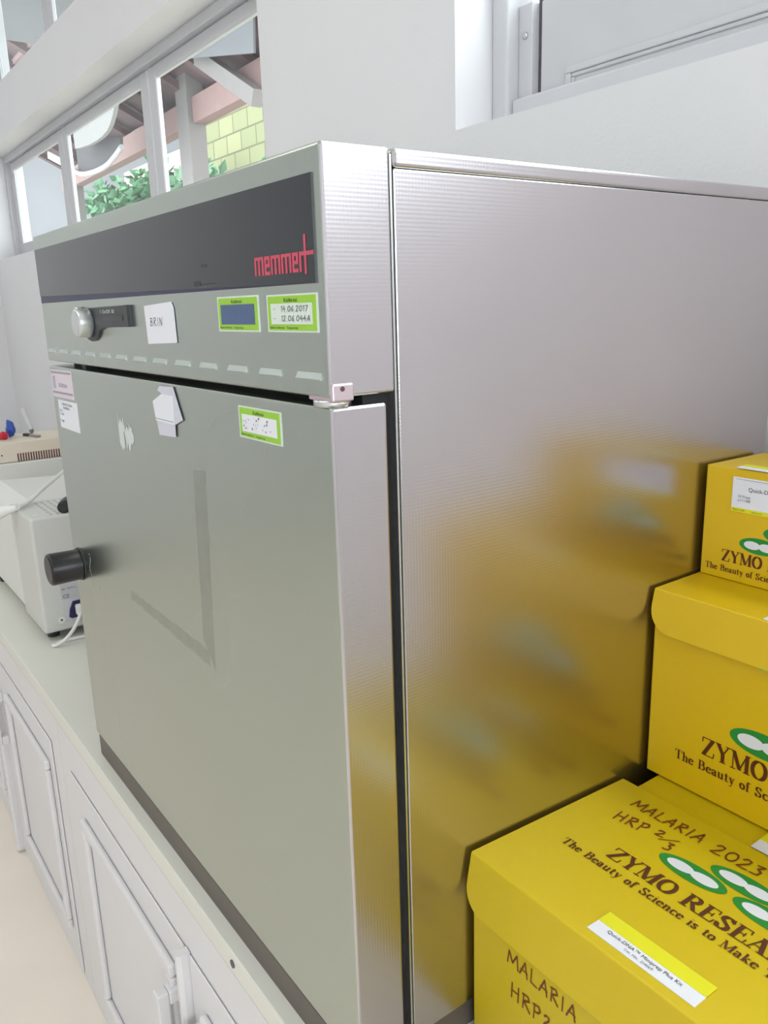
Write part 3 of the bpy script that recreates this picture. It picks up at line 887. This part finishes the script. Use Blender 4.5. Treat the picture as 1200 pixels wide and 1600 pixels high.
# A: nearest, bottom
A, Ab, Al = carton('yellow kit carton nearest the camera, handwritten MALARIA 2023 on its lid', XA, .326, .1205, .3235, ZT, .1640, .1535, .050)
sl = (.1535 - .1640) / (.3235 - .1205)
VA = Vector((0, 1, sl)).normalized()
def atop(x, y): return ((x, y, .1640 + sl * (y - .1205) + .0002), (1, 0, 0), tuple(VA))
zymo_print(Al, atop(.0385, .1935))
def hand(parent, txts, place_fn, m=ink_pen):
    P = []
    nm = None
    for t, x, y, size, xs1, rot, lw in txts:
        p_, _ = text_polys(t, 0, 0, size, 'hand', .08, lw, xs1)
        for q in p_:
            P.append([(x + a * math.cos(rot) - b * math.sin(rot), y + a * math.sin(rot) + b * math.cos(rot)) for a, b in q])
    return P
P = hand(Al, [('MALARIA', .0385, .2895, .0145, .92, .03, 1.25), ('2023', .1225, .2885, .0155, 1.0, .04, 1.15), ('HRP', .0425, .2590, .0150, .92, .15, 1.25),
              ('2', .0800, .2700, .0095, 1.3, .15, 1.6), ('3', .0960, .2580, .0125, 1.0, .1, 1.3)], None)
def segpoly(a, b, w):
    a, b = Vector(a), Vector(b); n_ = (b - a).normalized(); s_ = Vector((-n_.y, n_.x)) * w / 2
    return [tuple(a + s_), tuple(b + s_), tuple(b - s_), tuple(a - s_)]
P.append(segpoly((.0865, .2665), (.1000, .2790), .0011))
polys_mesh('handwriting', P, atop(0, 0)[:0] or ((0, .1205, .1640 + .0003), (1, 0, 0), tuple(VA)) if False else ((0, 0, .1640 - sl * .1205 + .0003), (1, 0, 0), (0, 1, sl)), ink_pen, Al, lift=.0004)
P = hand(Ab, [('MALARIA', .0480, .0820, .0140, .98, -.02, 1.2), ('HRP', .0525, .0505, .0150, 1.0, -.03, 1.2), ('2', .0900, .0530, .010, 1.2, 0, 1.6), ('/', .098, .050, .012, 1.0, 0, 1.2), ('3', .105, .046, .011, 1.1, 0, 1.4)], None)
polys_mesh('handwriting', P, ((0, .1205, 0), (1, 0, 0), (0, 0, 1)), ink_pen, Ab, lift=.0004)
# sticker over the front fold of A's lid: yellow strip above, white strip below
def folded_label(parent, x0, x1, y_top, y_mid, y_front, z_of, skin, nm='kit_label'):
    bm = bmesh.new()
    def strip(y0_, y1_, lift, mi):
        vs = [bm.verts.new((x0, y0_, z_of(y0_) + lift)), bm.verts.new((x1, y0_, z_of(y0_) + lift)), bm.verts.new((x1, y1_, z_of(y1_) + lift)), bm.verts.new((x0, y1_, z_of(y1_) + lift))]
        f = bm.faces.new(vs); f.material_index = mi
    strip(y_mid, y_top, .0006, 0); strip(y_front, y_mid, .0006, 1)
    o = obj(nm, bm, [yellow_l, white_pr], parent)
    so = o.modifiers.new('thick', 'SOLIDIFY'); so.thickness = .0005; so.offset = -1
    return o
zA = lambda y: .1640 + sl * (y - .1205)
la = folded_label(Al, .1225, .2135, .1560, .1425, .1290, zA, None)
sans('label_print', 'Quick-DNA\u2122 Miniprep Plus Kit', .0048, ((.1345, .1368, zA(.1368) + .0006), (1, 0, 0), tuple(VA)), ink_d, la, xs=1.0)
sans('label_print', 'Cat. No.  D4069', .0036, ((.1530, .1322, zA(.1322) + .0006), (1, 0, 0), tuple(VA)), ink_grey, la)
G = []; Wp = []
for cx, cz in ((-.0045, 0), (0, .0032), (.0045, 0)):
    g_, w_ = dumbbell_polys(cx, cz, .0085, .0036); G += g_; Wp += w_
pl_ = ((.1685, .1505, zA(.1505) + .0006), (1, 0, 0), tuple(VA))
lgs = polys_mesh('label_logo', G, pl_, mat('pale_green_print', (120, 170, 60), .5), la, lift=.0003)
polys_mesh('logo_white', Wp, pl_, white_pr, lgs, lift=.0004)
sans('label_print', 'ZYMO RESEARCH', .0026, ((.1610, .1460, zA(.1460) + .0006), (1, 0, 0), tuple(VA)), mat('olive_ink', (120, 120, 20), .5), la)

# B: behind A, carries C
B, Bb, Bl = carton('yellow kit carton behind the front one, mostly hidden beneath the second carton of the stack', .0325 - .0155, .335, .3285, .560, ZT, .1500, .1500, 0)
lbB = bx('kit_label', (.1370, .215, .3290, .3600, .1500, .1506), white_pr, Bb)
bx('label_strip', (.1370, .215, .3440, .3600, .1506, .1510), yellow_l, lbB)

# C: middle of the stack
C, Cb, Cl = carton('yellow kit carton in the middle of the rear stack, with a rounded lid flap', XA - .0005, .345, .3605, .5700, .1506, .3480, .3480, .040, flap_r=.024, cm=yellow_w)
zymo_print(Cb, fplace(.0366, .3605, .1795), 1.03, -.0085, -.008)
tb_ = bx('carton_tab', (.1113, .1500, .3592, .3604, .3015, .3090), mat('tab_green_yellow', (190, 196, 60), .5), Cb)
lc = folded_label(Cl, .1120, .2030, .3760, .3690, .3620, lambda y: .3480, None)
# D: top of the stack
D, Db, Dl = carton('small yellow kit carton on top of the rear stack, a white label on its front', XA, .215, .4310, .5320, .3484, .4620, .4605, 0, cm=yellow_w)
zymo_print(Db, fplace(.0108, .4310, .3565), .66, -.010, -.008)
ld = bx('kit_label', (.0338, .125, .4304, .4310, .4193, .4530), white_pr, Db)
bx('label_strip', (.0338, .125, .4300, .4305, .4193, .4232), yellow_l, ld)
sans('label_print', 'Made in USA          www.zymo', .0024, fplace(.0355, .4300, .4205), mat('olive_ink2', (110, 110, 20), .5), ld)
sans('label_print', 'Quick-DNA\u2122 Kit', .0056, fplace(.0500, .4304, .4405), ink_d, ld, xs=1.0)
sans('label_print', '50 Preps\n\u03bc111308', .0036, fplace(.0400, .4304, .4335), ink_grey, ld)
bx('label_rule', (.0370, .120, .43015, .4304, .4510, .4513), ink_grey, ld)
zd = lambda y: .4620 - .0015 * (y - .431) / .101
lt = bx('top_label', (.0370, .125, .4295, .4470, .4618, .4626), white_pr, Db)
bx('label_strip', (.0372, .125, .4370, .4470, .4626, .4629), yellow_l, lt)

# ------------------------------------------------------------------ instruments on the left of the oven
# power supply shaped box with its rear panel towards the oven
ins = empty('benchtop_instrument', (-1.30, .15, ZT), 'pale grey benchtop instrument with a white power cable, standing left of the steel oven', 'instrument')
bm = bmesh.new()
prism(bm, [(.0455, -.0075), (.42, -.0075), (.42, .2355), (.0455, .2355)], 'x', -1.365, -1.201)
obj('housing', bm, white_e2, ins, bevel=0.006, seg=3)
bm = bmesh.new()
prism(bm, [(.052, -.0065), (.41, -.0065), (.41, .205), (.10, .222), (.062, .205)], 'x', -1.75, -1.366)
obj('lid_section', bm, white_e, ins, bevel=0.008, seg=3)
bm = bmesh.new(); prism(bm, [(.043, .13), (.06, .13), (.06, .2355), (.0445, .2355)], 'x', -1.372, -1.362)
obj('lid_seam', bm, white_e, ins)
for y in (.07, .38):
    for x in (-1.24, -1.70):
        bm = bmesh.new(); cyl(bm, (x, y, ZT), (x, y, -.006), .012, n=16)
        obj('rubber_foot', bm, black_g, ins)
# vent grooves on top
bm = bmesh.new()
for i in range(9):
    for j in range(6):
        x = -1.345 + j * .024; y = .088 + i * .013
        box(bm, x, x + .017, y, y + .0045, .2352, .2357)
obj('top_vent', bm, mat('vent_grey', (176, 176, 170), .6), ins)
bm = bmesh.new(); cyl(bm, (-1.230, .064, .2356), (-1.230, .064, .2362), .006, n=16); obj('top_screw', bm, white_e, ins)
pn = bx('rear_plate', (-1.2010, -1.2002, .0880, .36, .010, .115), mat('plate_grey', (200, 200, 202), .45), ins)
st_ = bx('rating_label', (-1.2002, -1.1996, .0860, .30, .058, .128), mat('label_grey', (188, 188, 190), .5), ins)
def xplace(y, z): return ((-1.1996, y, z), (0, 1, 0), (0, 0, 1))
sans('rating_print', 'Model\n110/230 V\n     50 Hz', .0075, xplace(.0885, .120), ink_grey, st_)
sans('rating_print', '\u25ac  SERIAL', .0065, xplace(.088, .079), ink_grey, st_)
sans('rating_print', 'CE', .011, xplace(.0885, .0615), ink_d, st_)
bm = bmesh.new(); cyl(bm, (-1.2004, .0800, .0175), (-1.1975, .0800, .0175), .0075, n=20)
sc_ = obj('case_screw', bm, white_e, ins)
bm = bmesh.new(); cyl(bm, (-1.1975, .0800, .0175), (-1.1970, .0800, .0175), .0022, n=12); obj('screw_recess', bm, black_g, sc_)
bm = bmesh.new(); prism(bm, [(.0955, .0200), (.1005, .0165), (.112, .0165), (.130, .0165), (.140, .024), (.140, .052), (.106, .052), (.0985, .036)], 'x', -1.2002, -1.1955)
obj('power_inlet', bm, navy_p, ins, bevel=.001)
# cable plugged into the instrument's rear
bm = bmesh.new()
tube(bm, [(-1.192, .120, .034), (-1.178, .112, .026), (-1.165, .094, .006), (-1.163, .074, -.012), (-1.168, .056, -.0215), (-1.178, .054, -.0230), (-1.186, .075, -.0232), (-1.180, .14, -.0232), (-1.170, .24, -.0232), (-1.150, .40, -.0232)], .0036, 12)
pc = obj('power_cable', bm, cable_m); tag(pc, 'white power cable plugged into the back of the pale grey instrument', 'cable')
bm = bmesh.new(); box(bm, -1.1955, -1.1800, .108, .136, .024, .046)
obj('connector', bm, cable_m, pc, bevel=.003)
bm = bmesh.new(); 
for i in range(2): pass
bm.free()
# black rubber ring lying at the top edge of the instrument
bm = bmesh.new()
lathe(bm, (-1.205, .113, .2475), (-1.255, .136, .2475), [(0, .008), (.02, .0115), (.3, .0125), (.7, .0125), (.98, .0115), (1, .008)], 28)
rg = obj('black_cap', bm, black_p); tag(rg, 'small black round cap lying on top of the pale grey instrument', 'cap')
# second cable with a white mains plug lying on top
cb = empty('plug_cable', (-1.33, .02, .2355), 'white cable with a mains plug lying across the pale grey instrument', 'cable')
bm = bmesh.new()
tube(bm, [(-1.300, .048, .243), (-1.33, .075, .2435), (-1.40, .130, .258), (-1.55, .235, .272), (-1.72, .345, .265), (-1.86, .42, .22)], .0045, 12)
obj('cable_sheath', bm, cable_m, cb)
bm = bmesh.new()
lathe(bm, (-1.296, .046, .2425), (-1.345, .008, .226), [(0, .0055), (.25, .0075), (.5, .011), (.8, .0145), (1, .0135)], 20)
plg = obj('plug', bm, cable_m, cb)
bm = bmesh.new()
d_ = Vector((-.049, -.038, -.0165)).normalized()
for s in (-1, 1):
    c = Vector((-1.345, .008, .226)) + Vector((0, 0, .006 * s))
    cyl(bm, c, c + d_ * .017, .0023, n=10)
obj('plug_pin', bm, steel_l, plg)

# cream machine behind
m1 = empty('cream_machine', (-2.35, .30, ZT), 'large cream and white machine with a row of vent slots, behind the pale grey instrument', 'machine')
bm = bmesh.new(); box(bm, -2.285, -2.10, .085, .565, .2045, .264); up_ = obj('upper_housing', bm, cream_m, m1, bevel=.004)
bm = bmesh.new(); box(bm, -2.62, -2.097, .060, .575, .055, .2040); obj('lower_housing', bm, white_e, m1, bevel=.006)
bm = bmesh.new(); box(bm, -2.60, -2.115, .075, .56, ZT, .055); obj('machine_base', bm, white_e2, m1)
bm = bmesh.new()
for i in range(26):
    y = .2192 + i * .0073
    box(bm, -2.1002, -2.0992, y, y + .0036, .2055, .2290)
obj('vent_slots', bm, slot_m, up_)
bm = bmesh.new(); cyl(bm, (-2.1002, .1771, .228), (-2.0985, .1771, .228), .0022, n=12); obj('housing_screw', bm, black_g, up_)

# things on the cream machine
def crumple(name, c, r, m, seed, label, cat, sq=(1, 1, 1)):
    random.seed(seed)
    bm = bmesh.new(); bmesh.ops.create_icosphere(bm, subdivisions=3, radius=1)
    ph = [random.uniform(0, 6) for _ in range(6)]
    for v in bm.verts:
        p = v.co.copy()
        k = 1 + .18 * math.sin(p.x * 4 + ph[0]) * math.sin(p.y * 5 + ph[1]) + .12 * math.sin(p.z * 7 + ph[2])
        v.co = Vector((p.x * r * k * sq[0], p.y * r * k * sq[1], max(p.z, -.75) * r * k * sq[2]))
    zmin = min(v.co.z for v in bm.verts)
    for v in bm.verts: v.co += Vector(c) - Vector((0, 0, zmin))
    o = obj(name, bm, m, smooth=True); return tag(o, label, cat)
crumple('plastic_bag', (-2.205, .2300, .2642), .0155, blue_p, 3, 'small crumpled blue plastic bag standing on the cream machine', 'bag', (1, .8, 1.7))
crumple('plastic_scrap', (-2.175, .2020, .2642), .0150, red_p, 5, 'small crumpled red plastic scrap beside the blue bag', 'scrap', (1, 1, .9))
bm = bmesh.new(); prism(bm, [(-2.205, .2680), (-2.135, .2890), (-2.142, .3020), (-2.212, .2800)], 'z', .2642, .2705)
pb = obj('marker_pen', bm, mat('grey_pen', (150, 148, 142), .4), bevel=.002); tag(pb, 'grey marker pen with a black cap lying on the cream machine', 'pen')
bm = bmesh.new(); prism(bm, [(-2.212, .2640), (-2.180, .2745), (-2.188, .2870), (-2.219, .2770)], 'z', .2640, .2715)
obj('pen_cap', bm, black_p, pb, bevel=.002)
bm = bmesh.new(); tube(bm, [(-2.262, .285, .3420), (-2.258, .292, .310), (-2.250, .3000, .2760)], .0075, 12)
tb2 = obj('plastic_tube', bm, mat('milky_plastic', (216, 216, 216), .4)); tag(tb2, 'slim milky plastic tube standing upright on the cream machine', 'tube')
bm = bmesh.new(); lathe(bm, (-2.250, .3000, .2770), (-2.250, .3000, .2642), [(0, .0062), (.5, .007), (1, .003)], 14); obj('tube_tip', bm, ink_grey, tb2)

# ------------------------------------------------------------------ outside, seen through the left windows
struct(bx('outside_ground', (-24, 4, .85, 12, ZF - .3, ZF - .2), ground_m))
sh = empty('open_shelter', (-8, 3.5, ZF - .2), 'neighbouring shelter with a tiled roof on timber beams, outside the left window', 'shelter')
bm = bmesh.new(); bar(bm, (-12.6, 3.5, 2.50), (-5.6, 3.5, 2.60), .14, .24); obj('wall_plate', bm, wood_pink, sh)
bm = bmesh.new(); box(bm, -8.10, -7.82, 3.38, 3.56, ZF - .2, 3.3); obj('post', bm, grey_post, sh)
bm = bmesh.new(); box(bm, -12.3, -12.1, 3.42, 3.58, ZF - .2, 3.0); obj('post', bm, grey_post, sh)
bm = bmesh.new(); bar(bm, (-8.0, 3.30, 3.28), (-6.2, 3.30, 2.34), .1, .14); obj('brace', bm, grey_post, sh)
# roof sheet rising towards the lab, with rafters and battens beneath
def roofpt(x, t): return Vector((x, 3.8 - 2.7 * t, 2.62 + 1.30 * t))
bm = bmesh.new()
obox(bm, (roofpt(-9, 0) + roofpt(-9, 1)) / 2 + Vector((0, .04, .1)), (4.2, 0, 0), Vector((0, -1.35, .65)), Vector((0, .012, .027)))
obj('roof_tiles', bm, tile_m, sh)
for i in range(12):
    x = -12.8 + i * .68
    bm = bmesh.new(); bar(bm, roofpt(x, 0), roofpt(x, 1), .07, .11, (1, 0, 0)); obj('rafter', bm, wood_dark, sh)
for k in range(6):
    t = .06 + k * .16
    bm = bmesh.new(); bar(bm, roofpt(-13, t) + Vector((0, 0, .05)), roofpt(-5.2, t) + Vector((0, 0, .05)), .05, .05); obj('batten', bm, wood_pink, sh)
bm = bmesh.new(); obox(bm, (-6.55, 3.15, 2.98), (.62, .02, -.12), (0, .01, 0), (.03, 0, .25)); obj('hanging_sheet', bm, grey_sheet, sh)
# broken ceiling board and a grey sheet hanging under the roof
bm = bmesh.new()
prism(bm, [(-9.1, 3.05), (-9.05, 2.34), (-8.87, 2.32), (-8.55, 2.30), (-8.30, 2.30), (-8.13, 2.31), (-7.98, 2.335), (-7.88, 2.37), (-7.77, 2.44), (-7.68, 2.52), (-7.60, 2.62), (-7.55, 2.9), (-7.6, 3.2)], 'y', 2.60, 2.64)
obj('loose_ceiling_board', bm, mat('pale_board', (120, 118, 115), .8), sh)
bm = bmesh.new()
prism(bm, [(-9.68, 2.56), (-8.94, 2.47), (-8.2, 2.33), (-8.22, 2.26), (-8.38, 2.21), (-8.61, 2.18), (-8.85, 2.16), (-9.05, 2.15), (-9.3, 2.16), (-9.51, 2.19), (-9.68, 2.22)], 'y', 2.80, 2.83)
obj('hanging_sheet', bm, mat('dull_grey_sheet', (70, 66, 68), .9), sh)
bm = bmesh.new(); tube(bm, [(-9.70, 2.77, 2.22), (-9.45, 2.77, 2.15), (-9.0, 2.77, 2.115), (-8.6, 2.77, 2.12), (-8.3, 2.77, 2.17), (-8.1, 2.77, 2.22)], .028, 10)
obj('sheet_hem', bm, mat('pale_hem', (150, 146, 144), .8), sh)
bm = bmesh.new(); bar(bm, (-11.5, 3.0, 2.68), (-10.8, 3.0, 2.47), .05, .09); obj('sloping_bar', bm, mat('pale_bar', (170, 166, 164), .8), sh)

gw = tag(bx('garden_wall', (-11.3, -7.6, 5.0, 5.2, ZF - .2, 3.6), block_m), 'pale yellow-green block wall seen through the right pane of the left window', 'wall')
pw = tag(bx('plaster_wall', (-15.2, -11.35, 5.3, 5.5, ZF - .2, 3.1), plaster_m), 'pinkish white plastered wall outside, behind the bushes', 'wall')
hw = tag(bx('house_wall', (-36, -6, 7.0, 7.4, ZF - .2, 14.0), mat('grey_house_wall', (84, 84, 86), .9, noise=.06, nscale=2)), 'tall grey house wall outside, behind the shelter and the bushes', 'wall')

def bush(x, y, z, r, n, seed, m, label, hgt=1.0):
    random.seed(seed)
    b = empty('bush', (x, y, ZF - .2), label, 'bush', None)
    bm = bmesh.new()
    for _ in range(n):
        while True:
            p = Vector([random.uniform(-1, 1) for _ in range(3)])
            if p.length <= 1: break
        c = Vector((x + p.x * r, y + p.y * r * .45, z + p.z * r * hgt))
        d = Vector([random.gauss(0, 1) for _ in range(3)]).normalized(); d.z -= .3
        d.normalize(); s = d.cross(Vector([random.gauss(0, 1) for _ in range(3)])).normalized()
        L = random.uniform(.10, .24); w = L * random.uniform(.22, .4)
        nn = d.cross(s)
        pts = [c, c + d * L * .45 + s * w + nn * .01, c + d * L, c + d * L * .45 - s * w + nn * .01]
        bm.faces.new([bm.verts.new(q) for q in pts])
    f = obj_nn('foliage', bm, m, b)
    bm = bmesh.new()
    for k in range(5):
        a = k * 1.26
        bar(bm, (x + .05 * math.cos(a), y + .05 * math.sin(a), ZF - .2), (x + r * .45 * math.cos(a), y + r * .3 * math.sin(a), z + r * .3), .03, .03, (1, .1, 0))
    obj('stem', bm, stem_m, b)
    return b
bush(-11.75, 4.5, 1.85, .85, 1500, 11, leaf_m, 'green leafy bush outside the middle pane of the left window')
bush(-10.1, 4.5, 1.75, .72, 1200, 12, leaf_m2, 'pale green bush outside, left of the grey shelter post')
bush(-8.0, 4.5, 1.70, .70, 900, 13, leaf_m2, 'pale green bush outside, right of the grey shelter post', .9)
bush(-13.7, 4.5, 1.85, .9, 1400, 14, leaf_m, 'green leafy bush outside the leftmost pane of the left window')

for o in list(bpy.data.objects):
    if o.type == 'MESH' and o.name.startswith('tmp'):
        bpy.data.objects.remove(o)
bpy.context.view_layer.update()
